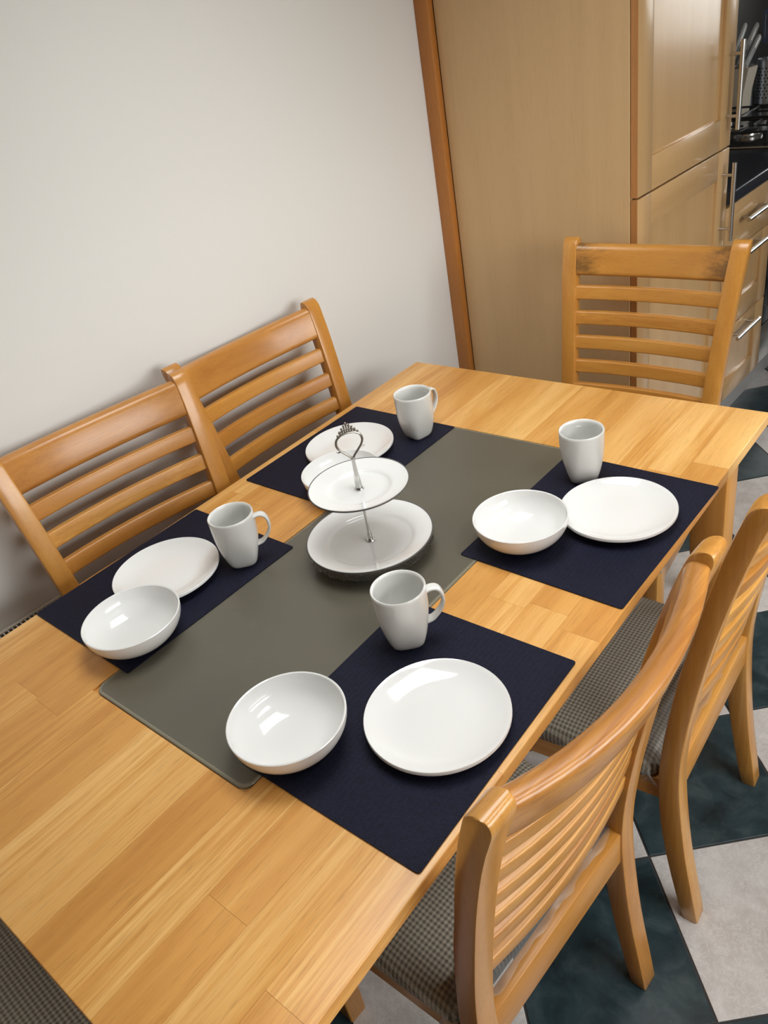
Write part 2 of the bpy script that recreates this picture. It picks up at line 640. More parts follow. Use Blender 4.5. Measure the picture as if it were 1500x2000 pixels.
floor = obj('floor', box(X0 - .1, X1 + .1, Y0 - .1, Y1 + .1, -.12, -.0022), M['grout'], smooth=0)
tag(floor, kind='structure')
PITCH, TA = .3215, R(46.2)
ux, uy = math.cos(TA), math.sin(TA)
far_tiles = {0: bmesh.new(), 1: bmesh.new()}
for i in range(-20, 20):
    for j in range(-20, 20):
        g = .0022
        c4 = []
        for a, b in ((0, 0), (1, 0), (1, 1), (0, 1)):
            a2 = i * PITCH + (g if a == 0 else PITCH - g)
            b2 = j * PITCH + (g if b == 0 else PITCH - g)
            c4.append((.872 + a2 * ux - b2 * uy, .961 + a2 * uy + b2 * ux))
        pl = clip_poly(c4, X0 + .001, X1 - .001, Y0 + .001, Y1 - .001)
        if len(pl) < 3:
            continue
        cx = sum(p[0] for p in pl) / len(pl)
        cy = sum(p[1] for p in pl) / len(pl)
        if max(p[0] for p in pl) - min(p[0] for p in pl) < .02:
            continue
        bm = far_tiles[(i + j) % 2] if cy < -1.15 else bmesh.new()
        lift = rnd.uniform(-.0003, .0003)
        ox, oy = (cx, cy) if cy < -1.15 else (0, 0)
        lo = [(p[0] - cx + ox, p[1] - cy + oy, -.0030) for p in pl]
        hi = [(p[0] - cx + ox, p[1] - cy + oy, -.0007 + lift) for p in pl]
        ins = [((q[0] - ox) * .994 + ox, (q[1] - oy) * .994 + oy, 0.0 + lift) for q in hi]
        loft(bm, [lo, hi, ins])
        if cy < -1.15:
            continue
        o = obj('tile', bm, M['tile_light'] if (i + j) % 2 else M['tile_dark'], floor, smooth=0)
        o.location = (cx, cy, 0)
for k in (0, 1):
    tag(obj('tile_field', far_tiles[k], M['tile_light'] if k else M['tile_dark'], floor, smooth=0), kind='stuff')

wall = tag(obj('wall_left', box(X0 - .12, X0, Y0 - .12, Y1 + .12, -.1, H + .1), M['wall'], smooth=0), kind='structure')
tag(obj('wall_near', box(X0, X1 + .12, Y0 - .12, Y0, -.1, H + .1), M['wall'], smooth=0), kind='structure')
bm = bmesh.new()
add_box(bm, X0, WIN_FAR[0], Y1, Y1 + .12, -.1, H + .1)
add_box(bm, WIN_FAR[1], X1 + .12, Y1, Y1 + .12, -.1, H + .1)
add_box(bm, WIN_FAR[0], WIN_FAR[1], Y1, Y1 + .12, -.1, WIN_FAR[2])
add_box(bm, WIN_FAR[0], WIN_FAR[1], Y1, Y1 + .12, WIN_FAR[3], H + .1)
tag(obj('wall_far', bm, M['wall'], smooth=0), kind='structure')
bm = bmesh.new()
add_box(bm, X1, X1 + .12, Y0, WIN_R[0], -.1, H + .1)
add_box(bm, X1, X1 + .12, WIN_R[1], Y1, -.1, H + .1)
add_box(bm, X1, X1 + .12, WIN_R[0], WIN_R[1], WIN_R[3], H + .1)
add_box(bm, X1, X1 + .12, WIN_R[0], WIN_R[1], -.1, WIN_R[2])
tag(obj('wall_right', bm, M['wall'], smooth=0), kind='structure')
bm = bmesh.new()
add_box(bm, X0, ROOF[0], Y0, Y1, H, H + .15)
add_box(bm, ROOF[1], ROOF_B[0], Y0, Y1, H, H + .15)
add_box(bm, ROOF_B[1], X1, Y0, Y1, H, H + .15)
add_box(bm, ROOF_B[0], ROOF_B[1], Y0, ROOF_B[2], H, H + .15)
add_box(bm, ROOF_B[0], ROOF_B[1], ROOF_B[3], Y1, H, H + .15)
add_box(bm, ROOF[0], ROOF[1], Y0, ROOF[2], H, H + .15)
add_box(bm, ROOF[0], ROOF[1], ROOF[3], Y1, H, H + .15)
tag(obj('ceiling', bm, M['ceiling'], smooth=0), kind='structure')


def glazing(name, a0, a1, b0, b1, place, bars, fr=.05):
    """frame and panes in a plane; place(a, b, d) -> xyz"""
    root = tag(empty(name), kind='structure')

    def pbox(bm, a0, a1, b0, b1, d0, d1):
        ps = [place(a, b, d) for a in (a0, a1) for b in (b0, b1) for d in (d0, d1)]
        xs, ys, zs = zip(*ps)
        add_box(bm, min(xs), max(xs), min(ys), max(ys), min(zs), max(zs))
    bm = bmesh.new()
    pbox(bm, a0, a1, b0, b0 + fr, .01, .07)
    pbox(bm, a0, a1, b1 - fr, b1, .01, .07)
    pbox(bm, a0, a0 + fr, b0 + fr, b1 - fr, .01, .07)
    pbox(bm, a1 - fr, a1, b0 + fr, b1 - fr, .01, .07)
    w = (a1 - a0) / (bars + 1)
    for i in range(1, bars + 1):
        c = a0 + i * w
        pbox(bm, c - fr * .6, c + fr * .6, b0 + fr, b1 - fr, .01, .07)
    obj(name.split('_')[0] + '_frame', bm, M['white_paint'], root, smooth=0)
    for i in range(bars + 1):
        l = a0 + i * w + (fr if i == 0 else fr * .6)
        r_ = a0 + (i + 1) * w - (fr if i == bars else fr * .6)
        bm = bmesh.new()
        pbox(bm, l, r_, b0 + fr, b1 - fr, .035, .041)
        obj('pane', bm, M['pane'], root, smooth=0)


glazing('window_1', *WIN_FAR, lambda a, b, d: (a, Y1 + d, b), 1)
glazing('window_3', *WIN_R, lambda a, b, d: (X1 + d, a, b), 1, .06)
glazing('window_4', *ROOF_B, lambda a, b, d: (a, b, H + .02 + d), 0)
glazing('window_2', *ROOF, lambda a, b, d: (a, b, H + .02 + d), 0)
tag(obj('trim_1', box(X0, X0 + .044, 1.905, 1.93, 0, 2.25, .002), M['trim']), kind='structure')
tag(obj('baseboard_left', box(X0, X0 + .016, Y0, 1.90, 0, .10, .004), M['white_paint']), kind='structure')

# ---------------------------------------------------------------- dining table (table frame is turned 2.5 degrees in the room)
TYAW = R(2.5)
TC, TS = math.cos(TYAW), math.sin(TYAW)
TW, TL, TZ = .907, 1.506, .75


def T(u, v, z=0.0):
    return (u * TC - v * TS, u * TS + v * TC, z)


table = tag(empty('dining_table', (0, 0, 0), TYAW), 'long beech dining table of glued staves with a smoked glass inset', 'table')
GX0, GX1, GY0, GY1 = .277, .641, .280, 1.226
rows = []
for a, b, n in ((0, GX0, 4), (GX0, GX1, 5), (GX1, TW, 4)):
    for i in range(n):
        rows.append((a + (b - a) * i / n, a + (b - a) * (i + 1) / n, GX0 <= a + 1e-6 and b <= GX1 + 1e-6))


def stave(x0, x1, y0, y1):
    cx, cy = (x0 + x1) / 2, (y0 + y1) / 2
    g = .00003
    e = .0016
    bm = bmesh.new()
    hx, hy = (x1 - x0) / 2 - g, (y1 - y0) / 2 - g
    l = e if x0 < 1e-4 else .00012
    r_ = e if x1 > TW - 1e-4 else .00012
    n_ = e if y0 < 1e-4 else .00012
    f_ = e if y1 > TL - 1e-4 else .00012
    # rounded arris where the stave meets the table's outer edge
    def ring(k, z):
        return [(-hx + l * k, -hy + n_ * k, z), (hx - r_ * k, -hy + n_ * k, z), (hx - r_ * k, hy - f_ * k, z), (-hx + l * k, hy - f_ * k, z)]
    rings = [ring(0, -.022)]
    for a in (0, 30, 60, 90):
        kk = 1 - math.cos(R(a))
        zz = -e + e * math.sin(R(a))
        rings.append(ring(kk, zz))
    loft(bm, rings)
    o = obj('plank', bm, M['stave'], table, smooth=50)
    o.location = (cx, cy, TZ)
    return o


for k, (a, b, inner) in enumerate(rows):
    spans = [(0, GY0), (GY1, TL)] if inner else [(0, TL)]
    for s0, s1 in spans:
        y = s0
        first = True
        while y < s1 - 1e-6:
            ln = rnd.uniform(.26, .62)
            if first and s0 == 0:
                ln = rnd.uniform(.12, .5)
            first = False
            ye = y + ln
            if s1 - ye < .13:
                ye = s1
            stave(a, b, y, ye)
            y = ye
obj('glass_bed', box(GX0 - .001, GX1 + .001, GY0 - .001, GY1 + .001, TZ - .022, TZ - .0042), M['table_y'], table, smooth=0)
# glass panel: rounded corners, ground bevel all round
gw, gl = GX1 - GX0 - .003, GY1 - GY0 - .003
bm = bmesh.new()


def gring(ins, z, r_=.020):
    return [(x + (GX0 + GX1) / 2, y + (GY0 + GY1) / 2, z) for x, y in rrect(gw - 2 * ins, gl - 2 * ins, max(r_ - ins, .006), 6)]


loft(bm, [gring(0, TZ - .0041), gring(0, TZ - .0008), gring(.0012, TZ + .0006), gring(.0035, TZ + .0010), gring(.0055, TZ + .0007)], cap=False)
bm.faces.ensure_lookup_table()
edge_o = obj('glass_edge', bm, M['glass_edge'], table, smooth=60)
bm = bmesh.new()
loft(bm, [gring(.0035, TZ - .0040), gring(.0050, TZ + .0008)])
obj('glass_panel', bm, M['glass_inset'], table, smooth=20)
# underframe
LG, IN = .068, .040
for sx in (0, 1):
    for sy in (0, 1):
        cx = IN + LG / 2 if sx == 0 else TW - IN - LG / 2
        cy = IN + LG / 2 if sy == 0 else TL - IN - LG / 2
        bm = bmesh.new()
        rings = []
        for z, w in ((0, .046), (.004, .050), (.60, LG), (TZ - .022, LG)):
            dx = (LG - w) / 2 * (1 if sx else -1) * -1
            dy = (LG - w) / 2 * (1 if sy else -1) * -1
            rings.append([(x + dx * -1, y + dy * -1, z) for x, y in rrect(w, w, .005, 2)])
        loft(bm, rings)
        o = obj('leg', bm, M['table_z'], table)
        o.location = (cx, cy, 0)
AZ0, AZ1 = TZ - .105, TZ - .0222
for x0, x1 in ((IN + .012, IN + .034), (TW - IN - .034, TW - IN - .012)):
    obj('apron', box(x0, x1, IN + LG, TL - IN - LG, AZ0, AZ1, .002), M['table_y'], table)
for y0, y1 in ((IN + .012, IN + .034), (TL - IN - .034, TL - IN - .012)):
    obj('apron', box(IN + LG, TW - IN - LG, y0, y1, AZ0, AZ1, .002), M['table_x'], table)

# ---------------------------------------------------------------- placemats
MATZ = TZ + .0012


def placemat(x, y, yaw, label):
    bm = bmesh.new()
    out = rrect(.300, .378, .004, 2)
    loft(bm, [[(px, py, 0) for px, py in out], [(px, py, .0013) for px, py in out]])
    o = obj('placemat', bm, M['mat'], smooth=30)
    o.location = (x, y, MATZ)
    o.rotation_euler = (0, 0, R(yaw))
    return tag(o, label, 'placemat', 'navy woven placemats')


placemat(.7254, .5327, 2.92, 'navy woven placemat at the near right, under the plate nearest the camera')
placemat(.7143, 1.0455, 1.15, 'navy woven placemat at the far right of the table under a bowl, plate and mug')
placemat(.1314, .5294, 1.64, 'navy woven placemat at the near left, beside the front wall-side chair')
placemat(.1265, 1.0411, 1.97, 'navy woven placemat at the far left, behind the tiered cake stand')
DZ = MATZ + .0014

# ---------------------------------------------------------------- crockery


def plate_bm(rad, h=.021, foot=.56, t=.0042):
    pr = [(0, .0045), (rad * foot * .9, .0040), (rad * foot * .95, 0), (rad * foot, 0), (rad * foot * 1.05, .0035)]
    for k in range(1, 8):
        a = k / 7
        pr.append((rad * (foot * 1.05 + (1 - foot * 1.05) * a), .0035 + (h - .0055 - .0035) * a ** 1.8))
    pr += [(rad * 1.0, h - .001), (rad * .992, h), (rad * .975, h - .0005)]
    for k in range(1, 9):
        a = 1 - k / 8
        pr.append((rad * (foot * .92 + (.975 - foot * .92) * a), .0075 + (h - .0080) * a ** 2.1))
    pr.append((rad * .3, .0072))
    pr.append((0, .0072))
    return lathe(bmesh.new(), pr, 72)


def bowl_bm(rad=.0815, h=.053, base=.031, t=.0036):
    pr = [(0, .003), (base * .86, .003), (base * .92, 0), (base, 0), (base * 1.04, .003)]
    n = 12
    for k in range(1, n + 1):
        a = k / n * PI / 2
        pr.append((base * 1.04 + (rad - base * 1.04) * math.sin(a) ** .92, .003 + (h - .005) * (1 - math.cos(a)) ** .86))
    pr += [(rad, h - .0008), (rad - .0012, h), (rad - .003, h - .0008)]
    for k in range(n, 0, -1):
        a = k / n * PI / 2
        pr.append((base * .80 + (rad - t - base * .80) * math.sin(a) ** .92, .0075 + (h - .0105) * (1 - math.cos(a)) ** .92))
    pr += [(base * .5, .0070), (0, .0070)]
    return lathe(bmesh.new(), pr, 72)


def smooth01(a):
    a = max(0, min(1, a))
    return a * a * (3 - 2 * a)


MUG_H, MUG_R = .105, .0415


def mug_r(z):
    a = z / MUG_H
    base = .0245
    if a < .80:
        return base + (MUG_R * .992 - base) * (math.sin(a / .80 * PI / 2)) ** .82
    return MUG_R * (.992 + .008 * (a - .80) / .20)


def mug_sq(z):
    return 1 - smooth01((z / MUG_H - .02) / .72)


def make_mug(x, y, ang, label):
    root = tag(empty('mug', (x, y, DZ), R(ang)), label, 'mug', 'grey white mugs on the placemats')
    pr = [(0, .002), (.019, .002), (.022, 0)]
    n = 18
    for k in range(n + 1):
        z = MUG_H * k / n
        pr.append((mug_r(max(z, .0008)) if k else .0235, max(z, .0008)))
    pr[-1] = (MUG_R, MUG_H - .0012)
    pr += [(MUG_R - .0012, MUG_H), (MUG_R - .0032, MUG_H - .0008)]
    for k in range(n - 1, 0, -1):
        z = MUG_H * k / n
        if z < .008:
            break
        pr.append((mug_r(z) - .0042, z))
    pr += [(.020, .0062), (0, .0058)]
    # the squarish base is turned so that a flat faces the handle
    obj('body', lathe(bmesh.new(), pr, 64, sq=mug_sq), M['mug'], root, 60)
    ctl = [(MUG_R - .004, .0895), (MUG_R + .004, .0930), (MUG_R + .013, .0925), (MUG_R + .0185, .0865), (MUG_R + .0215, .0760), (MUG_R + .0210, .0640), (MUG_R + .0160, .0525), (MUG_R + .0085, .0430), (MUG_R + .0010, .0365), (mug_r(.034) - .003, .0335)]
    pts = []
    for k in range(len(ctl) - 1):
        for q in range(3):
            t = q / 3
            c0, c1, c2, c3 = (ctl[max(k - 1, 0)], ctl[k], ctl[k + 1], ctl[min(k + 2, len(ctl) - 1)])
            pts.append(tuple(.5 * (2 * c1[e] + (c2[e] - c0[e]) * t + (2 * c0[e] - 5 * c1[e] + 4 * c2[e] - c3[e]) * t * t + (3 * c1[e] - c0[e] - 3 * c2[e] + c3[e]) * t ** 3) for e in (0, 1)))
    pts.append(ctl[-1])
    pts = [(a, 0, b) for a, b in pts]
    bm = bmesh.new()
    rings = []
    P = [Vector(p) for p in pts]
    for i, p in enumerate(P):
        d = (P[min(i + 1, len(P) - 1)] - P[max(i - 1, 0)]).normalized()
        w = Vector((0, 1, 0))
        u = w.cross(d)
        f = i / (len(P) - 1)
        hw = .0088 - .0014 * math.sin(f * PI)
        rings.append([p + w * (hw * (1 if abs(c) > 1e-9 and c > 0 else -1) * abs(c) ** .6) + u * (.0027 * (1 if s_ > 0 else -1) * abs(s_) ** .8) for c, s_ in [(math.cos(2 * PI * q / 12), math.sin(2 * PI * q / 12)) for q in range(12)]])
    loft(bm, rings)
    obj('handle', bm, M['mug'], root, 60)
    return root


make_mug(.6295, .6385, 46, 'white mug at the near right, standing between the cake stand and the nearest plate')
make_mug(.632, 1.163, 128, 'white mug at the far right whose handle is hidden behind it')
make_mug(.224, .645, 48, 'white mug at the near left with its handle to the right')
make_mug(.2165, 1.170, 80, 'white mug at the far left, farthest back on the table')


def put(name, bm, x, y, label, cat, group, mat=None):
    o = obj(name, bm, mat or M['ceramic'], None, 50)
    o.location = (x, y, DZ)
    o.rotation_euler = (0, 0, rnd.uniform(0, 6))
    return tag(o, label, cat, group)


put('dinner_plate', plate_bm(.0995), .7685, .5365, 'white plate nearest the camera, beside the front right bowl', 'plate', 'white coupe plates')
put('dinner_plate', plate_bm(.0995), .7490, 1.0755, 'white plate at the far right corner mat, right of a bowl', 'plate', 'white coupe plates')
put('dinner_plate', plate_bm(.0995), .1300, .5365, 'white plate at the near left, half behind a bowl', 'plate', 'white coupe plates')
put('dinner_plate', plate_bm(.0995), .120, 1.046, 'white plate at the far left behind the crowned handle of the cake stand', 'plate', 'white coupe plates')
BZ = .055
put('bowl', bowl_bm(), .6245, .4015, 'white cereal bowl nearest the camera, over the glass edge', 'bowl', 'white cereal bowls')
put('bowl', bowl_bm(), .6405, .9385, 'white cereal bowl at the far right, beside the far right plate', 'bowl', 'white cereal bowls')
put('bowl', bowl_bm(), .2350, .4050, 'white cereal bowl at the near left, overlapping the near left plate', 'bowl', 'white cereal bowls')
put('bowl', bowl_bm(), .2290, .9150, 'white cereal bowl at the far left, mostly hidden behind the cake stand', 'bowl', 'white cereal bowls')

# ---------------------------------------------------------------- tiered cake stand
CSX, CSY = .4215, .787
stand = tag(empty('cake_stand', (CSX, CSY, TZ + .0012), 0), 'two tier white cake stand with silver rims and a crowned loop handle', 'cake stand')
bm = bmesh.new()
pr = [(0, 0), (.070, 0), (.078, .002), (.098, .010), (.1105, .0190), (.1125, .0215), (.1105, .0220), (.096, .0140), (.075, .0062), (0, .0058)]
lathe(bm, pr, 96)
for v in bm.verts:
    r_ = math.hypot(v.co.x, v.co.y)
    if r_ > .09:
        a = math.atan2(v.co.y, v.co.x)
        k = 1 + .010 * math.sin(a * 24) + .006 * math.sin(a * 41 + 1)
        v.co.x *= k
        v.co.y *= k
        v.co.z += .0012 * math.sin(a * 31)
obj('glass_base', bm, M['charger'], stand, 60)


def tier(name, rad, z, h, well):
    pr = [(0, 0), (rad * well * .95, 0), (rad * well * 1.02, .003)]
    for k in range(1, 6):
        a = k / 5
        pr.append((rad * (well * 1.02 + (.995 - well * 1.02) * a), .003 + (h - .004) * a ** 1.15))
    pr += [(rad, h), (rad * .99, h + .0008)]
    for k in range(1, 7):
        a = 1 - k / 6
        pr.append((rad * (well + .05 + (.935 - well) * a), .0092 + (h - .0090) * a ** 1.1))
    pr += [(rad * (well + .025), .0078), (rad * well, .0058), (rad * (well - .025), .0047), (rad * well * .8, .0044), (0, .0044)]
    o = obj(name, lathe(bmesh.new(), pr, 96), M['ceramic'], stand, 50)
    o.location = (0, 0, z)
    bm = bmesh.new()
    lathe(bm, [(rad * .982, h + .0006), (rad * .990, h + .0014), (rad * 1.000, h + .0014), (rad * 1.007, h), (rad * 1.000, h - .0016)], 96)
    q = obj('rim_line', bm, M['rim_line'], o, 60)
    q['label'] = 'thin silver rim line'
    return o


tier('lower_plate', .1145, .0200, .0185, .66)
tier('upper_plate', .0880, .1290, .0150, .60)
for z in (.0244, .1334):
    bm = bmesh.new()
    lathe(bm, [(0, 0), (.0085, 0), (.0085, .0018), (.0065, .0042), (0, .0048)], 24)
    o = obj('washer', bm, M['chrome'], stand)
    o.location = (0, 0, z)
bm = bmesh.new()
lathe(bm, [(0, .024), (.0042, .026), (.0042, .036), (.0028, .045), (.0024, .085), (.0034, .112), (.0034, .1285), (0, .1286)], 16)
lathe(bm, [(0, .136), (.0060, .137), (.0056, .148), (.0036, .172), (.0030, .187), (.0034, .190), (.0034, .196), (0, .197)], 16)
obj('rod', bm, M['chrome'], stand)
hd = empty('handle', (0, 0, .190), R(58), stand)
loop = []
for side in (1, -1):
    q = [(0, 0, 0), (.004 * side, 0, .008), (.012 * side, 0, .017), (.0195 * side, 0, .026), (.0225 * side, 0, .035), (.020 * side, 0, .044), (.012 * side, 0, .050), (0, 0, .052)]
    loop.append(q)
bm = bmesh.new()
for q in loop:
    S = []
    for i in range(len(q) - 1):
        for k in range(4):
            t = k / 4
            p0, p1, p2, p3 = (Vector(q[max(i - 1, 0)]), Vector(q[i]), Vector(q[i + 1]), Vector(q[min(i + 2, len(q) - 1)]))
            S.append(.5 * (2 * p1 + (p2 - p0) * t + (2 * p0 - 5 * p1 + 4 * p2 - p3) * t * t + (3 * p1 - p0 - 3 * p2 + p3) * t ** 3))
    S.append(Vector(q[-1]))
    tube(bm, S, .0021, 8)
    s = 1 if q[2][0] > 0 else -1
    tube(bm, [(.0165 * s, 0, .022), (.0215 * s, 0, .0205), (.0245 * s, 0, .0225)], [.0016, .0013, .0006], 8)
lp = obj('loop', bm, M['pewter'], hd)
bm = bmesh.new()
for k in range(-4, 5):
    hgt = .018 - abs(k) * .0034
    x = k * .0036
    z0 = .0515 - (abs(k) / 4) ** 2 * .005
    tube(bm, [(x, 0, z0), (x * 1.1, 0, z0 + hgt * .6), (x * 1.18, 0, z0 + hgt)], [.0017, .0013, .0019], 6)
    lathe_b = bmesh.ops.create_icosphere(bm, subdivisions=1, radius=.0023, matrix=Matrix.Translation((x * 1.18, 0, z0 + hgt)))
tube(bm, [(-.0145, 0, .0535), (-.007, 0, .0575), (0, 0, .059), (.007, 0, .0575), (.0145, 0, .0535)], .0016, 6)
cr = obj('crown', bm, M['pewter'], hd)
cr['label'] = 'small crown finial on the loop'

# ---------------------------------------------------------------- dining chairs
BACK = [(0, .046), (.066, .036), (.189, .017), (.332, .003), (.429, 0), (.538, .009), (.689, .032), (.81, .056), (.911, .081), (.975, .101), (.995, .107)]
FRONT = [(0, .017), (.048, .006), (.162, -.016), (.259, -.030), (.345, -.036), (.433, -.035), (.634, -.010), (.75, .013), (.81, .025), (.911, .049), (.981, .070), (.995, .074)]
HTOP = .993


def yb(z):
    return -spline_tab(BACK, z)


def yf(z):
    return -spline_tab(FRONT, z)


def xo(z):
    return spline_tab([(0, .199), (.45, .204), (.70, .211), (.993, .229)], z)


POSTW = .038


def make_post(s):
    bm = bmesh.new()
    rings = []
    zs = [0, .003] + [(HTOP - .024) * k / 25 for k in range(1, 26)]
    for z in zs:
        w, d = POSTW, yf(z) - yb(z)
        cx, cy = s * (xo(z) - POSTW / 2), (yf(z) + yb(z)) / 2
        sh = .002 if z == 0 else 0
        rings.append([(cx + px, cy + py, z) for px, py in rrect(w - sh, d - sh, .0035, 2)])
    z0 = HTOP - .024
    for a in range(12, 91, 13):
        z = z0 + (HTOP - z0) * math.sin(R(a))
        k = math.cos(R(a)) ** .75
        w, d = POSTW, (yf(z) - yb(z)) * max(k, .12)
        cx, cy = s * (xo(z) - POSTW / 2), (yf(z) + yb(z)) / 2 - .002 * (1 - k)
        rings.append([(cx + px, cy + py, z) for px, py in rrect(w, d, min(.0035, d * .45), 2)])
    loft(bm, rings)
    return bm


def make_slat(z0, z1, depth, bow, round_top=False):
    """cross-section swept along x, bowed backwards"""
    zc = (z0 + z1) / 2
    hw = xo(zc) - POSTW + .006
    rings = []
    n = 14
    lean = (yf(z1) + yb(z1) - yf(z0) - yb(z0)) / 2 / (z1 - z0)
    sa, ca = math.sin(math.atan(-lean)), math.cos(math.atan(-lean))
    sec = rrect(depth, z1 - z0, min(depth * .42, .012) if round_top else .004, 4)
    for i in range(n + 1):
        x = -hw + 2 * hw * i / n
        b = bow * (1 - (x / hw) ** 2)
        ring = []
        for py, pz in sec:
            ym = (yf(zc) + yb(zc)) / 2 + lean * pz - b * ca
            ring.append((x, ym + py, zc + pz - b * sa))
        rings.append(ring)
    return loft(bmesh.new(), rings)


def seat_ring(ins, z, crown=None):
    pts = []
    yr, yfr = .042, .402
    n = 10
    out = []
    wr, wf = .203 - ins, .226 - ins
    y0, y1 = yr + ins, yfr - ins
    r_ = max(.03 - ins, .006)
    cs = [(wf - r_, y1 - r_, 0), (-wf + r_, y1 - r_, 90), (-wr + r_, y0 + r_, 180), (wr - r_, y0 + r_, 270)]
    for cx, cy, a0 in cs:
        for i in range(7):
            a = R(a0 + 90 * i / 6)
            out.append((cx + r_ * math.cos(a), cy + r_ * math.sin(a), z))
    return out


def make_cushion():
    bm = bmesh.new()
    rings = [seat_ring(.010, .3725), seat_ring(.002, .376), seat_ring(0, .386), seat_ring(.001, .398), seat_ring(.006, .410), seat_ring(.016, .418), seat_ring(.040, .4245), seat_ring(.080, .4285), seat_ring(.130, .4305)]
    return loft(bm, rings)


def make_film(seed):
    """crumpled clear cover: a loose strip over the rear of the cushion and its rear corners"""
    q = random.Random(seed)
    bm = bmesh.new()
    nx, ny = 22, 5
    grid = []
    for i in range(nx + 1):
        row = []
        x = -.198 + .396 * i / nx
        for j in range(ny + 1):
            t = j / ny
            y = .075 - .062 * t
            z = .4285 + .003 * math.sin(t * PI) - .006 * t
            edge = max(0, abs(x) - .150) / .05
            z -= edge ** 2 * .020 * (1 - t * .3)
            y += edge * .020 * t
            row.append(bm.verts.new((x + q.uniform(-.004, .004), y + q.uniform(-.004, .004), z + q.uniform(0, .007))))
        grid.append(row)
    for i in range(nx):
        for j in range(ny):
            bm.faces.new((grid[i][j], grid[i + 1][j], grid[i + 1][j + 1], grid[i][j + 1]))
    for s in (-1, 1):
        c = Vector((s * .196, .060, .400))
        fan = [bm.verts.new(c + Vector((s * q.uniform(.004, .014), q.uniform(-.03, .02), q.uniform(-.035, .02)))) for _ in range(9)]
        fan.sort(key=lambda v: math.atan2(v.co.z - c.z, v.co.y - c.y))
        cv = bm.verts.new(c + Vector((s * .016, -.008, .0)))
        for a, b in zip(fan, fan[1:] + fan[:1]):
            bm.faces.new((cv, a, b))
    return bm


def make_chair():
    root = empty('dining_chair')
    for s in (-1, 1):
        obj('back_post', make_post(s), M['chair_z'], root, 28)
    obj('top_rail', make_slat(.906, .979, .030, .036, True), M['chair_rail'], root, 35)
    for k in range(6):
        z1 = .880 - .0625 * k
        obj('slat', make_slat(z1 - .033, z1, .016, .030 - .003 * k), M['chair_x'], root, 35)
    hw = xo(.39) - POSTW + .004
    obj('rear_rail', box(-hw, hw, yb(.39) + .003, yb(.39) + .026, .348, .4225, .003), M['chair_x'], root)
    for s in (-1, 1):
        bm = bmesh.new()
        rings = []
        for z, w in ((0, .034), (.003, .038), (.31, .043), (.371, .043)):
            rings.append([(px, py, z) for px, py in rrect(w, w, .005, 3)])
        loft(bm, rings)
        o = obj('front_leg', bm, M['chair_z'], root, 35)
        o.location = (s * .198, .360, 0)
        bm = bmesh.new()
        xa, xb_ = s * (xo(.34) - .012), s * .214
        rings = []
        for x, y in ((xa, .030), (xb_, .341)):
            rings.append([(x - s * .020, y, .322), (x, y, .322), (x, y, .371), (x - s * .020, y, .371)])
        loft(bm, rings)
        obj('side_rail', bm, M['chair_y'], root, 35)
    obj('front_rail', box(-.179, .179, .358, .378, .322, .371, .002), M['chair_x'], root)
    obj('cushion', make_cushion(), M['fabric'], root, 50)
    o = obj('plastic_cover', make_film(3), M['film'], root, 75)
    o['label'] = 'crumpled clear plastic cover'
    return root


chairs = [
    (.934, .553, 88.5, 'chair nearest the camera, its bowed slatted back towards us, right of the near right plate'),
    (.948, 1.076, 94.0, 'chair beyond the nearest one on the right side, cut off by the right edge'),
    (-.078, .626, -95.5, 'chair against the white wall, nearer of the two behind the near left placemat'),
    (-.098, 1.064, -91.0, 'chair against the white wall, farther one behind the far left placemat'),
    (.441, 1.766, 183.0, 'chair with scuffed dark top rail at the table end by the tall cabinet'),
    (.405, -.335, 0.0, 'chair tucked under the near table end, only its dim check seat showing'),
]
proto = make_chair()
for i, (x, y, yaw, lab) in enumerate(chairs):
    o = proto if i == 0 else copy_tree(proto)
    o.location = (x, y, 0)
    o.rotation_euler = (0, 0, R(yaw))
    tag(o, 'light wooden ' + lab if len(lab.split()) < 15 else lab, 'chair', 'ladder back chairs round the table')
    if i == 4:
        for ch in o.children:
            if ch.name.startswith('top_rail'):
                ch.data = ch.data.copy()
                ch.data.materials[0] = M['chair_worn']
                ch['label'] = 'scuffed top rail with dark worn ends'

# ---------------------------------------------------------------- radiator behind the wall-side chairs
rad = tag(empty('radiator', (0, 0, 0)), 'panel radiator with slotted top grille low on the white wall', 'radiator')
RY0, RY1, RZ0, RZ1 = -.95, .50, .12, .615
for x in (-.238, -.160):
    bm = bmesh.new()
    add_box(bm, x - .006, x + .006, RY0, RY1, RZ0, RZ1 - (.03 if x < -.2 else .004), .004)
    obj('panel', bm, M['rad'], rad)
obj('convector_shade', box(-.240, -.164, RY0 + .01, RY1 - .01, RZ0 + .02, RZ1 - .010), M['dark_gap'], rad, 0)  # near-black core added below the bars; shade inside the slots as colour
bm = bmesh.new()
add_box(bm, -.2485, -.2405, RY0, RY1, RZ1 - .002, RZ1 + .003, .001)
add_box(bm, -.162, -.152, RY0, RY1, RZ1 - .002, RZ1 + .003, .001)
obj('grille_frame', bm, M['rad'], rad)
nb = int((RY1 - RY0) / .0098)
for i in range(nb - 130, nb):
    y = RY0 + i * .0098
    o = obj('grille_bar', box(-.2405, -.162, -.0013, .0013, -.003, .0010), M['rad'], rad, smooth=0) if i == nb - 130 else o.copy()
    if i > nb - 130:
        COL.objects.link(o)
    o.location = (0, y, RZ1)
obj('bracket', box(X0 + .0005, -.2445, -.60, -.55, .2, .55), M['rad'], rad, smooth=0)
obj('bracket', box(X0 + .0005, -.2445, .20, .25, .2, .55), M['rad'], rad, smooth=0)
obj('foot', box(-.205, -.175, -.62, -.58, 0, .14), M['rad'], rad, smooth=0)
obj('foot', box(-.205, -.175, .22, .26, 0, .14), M['rad'], rad, smooth=0)

# ---------------------------------------------------------------- tall cabinet


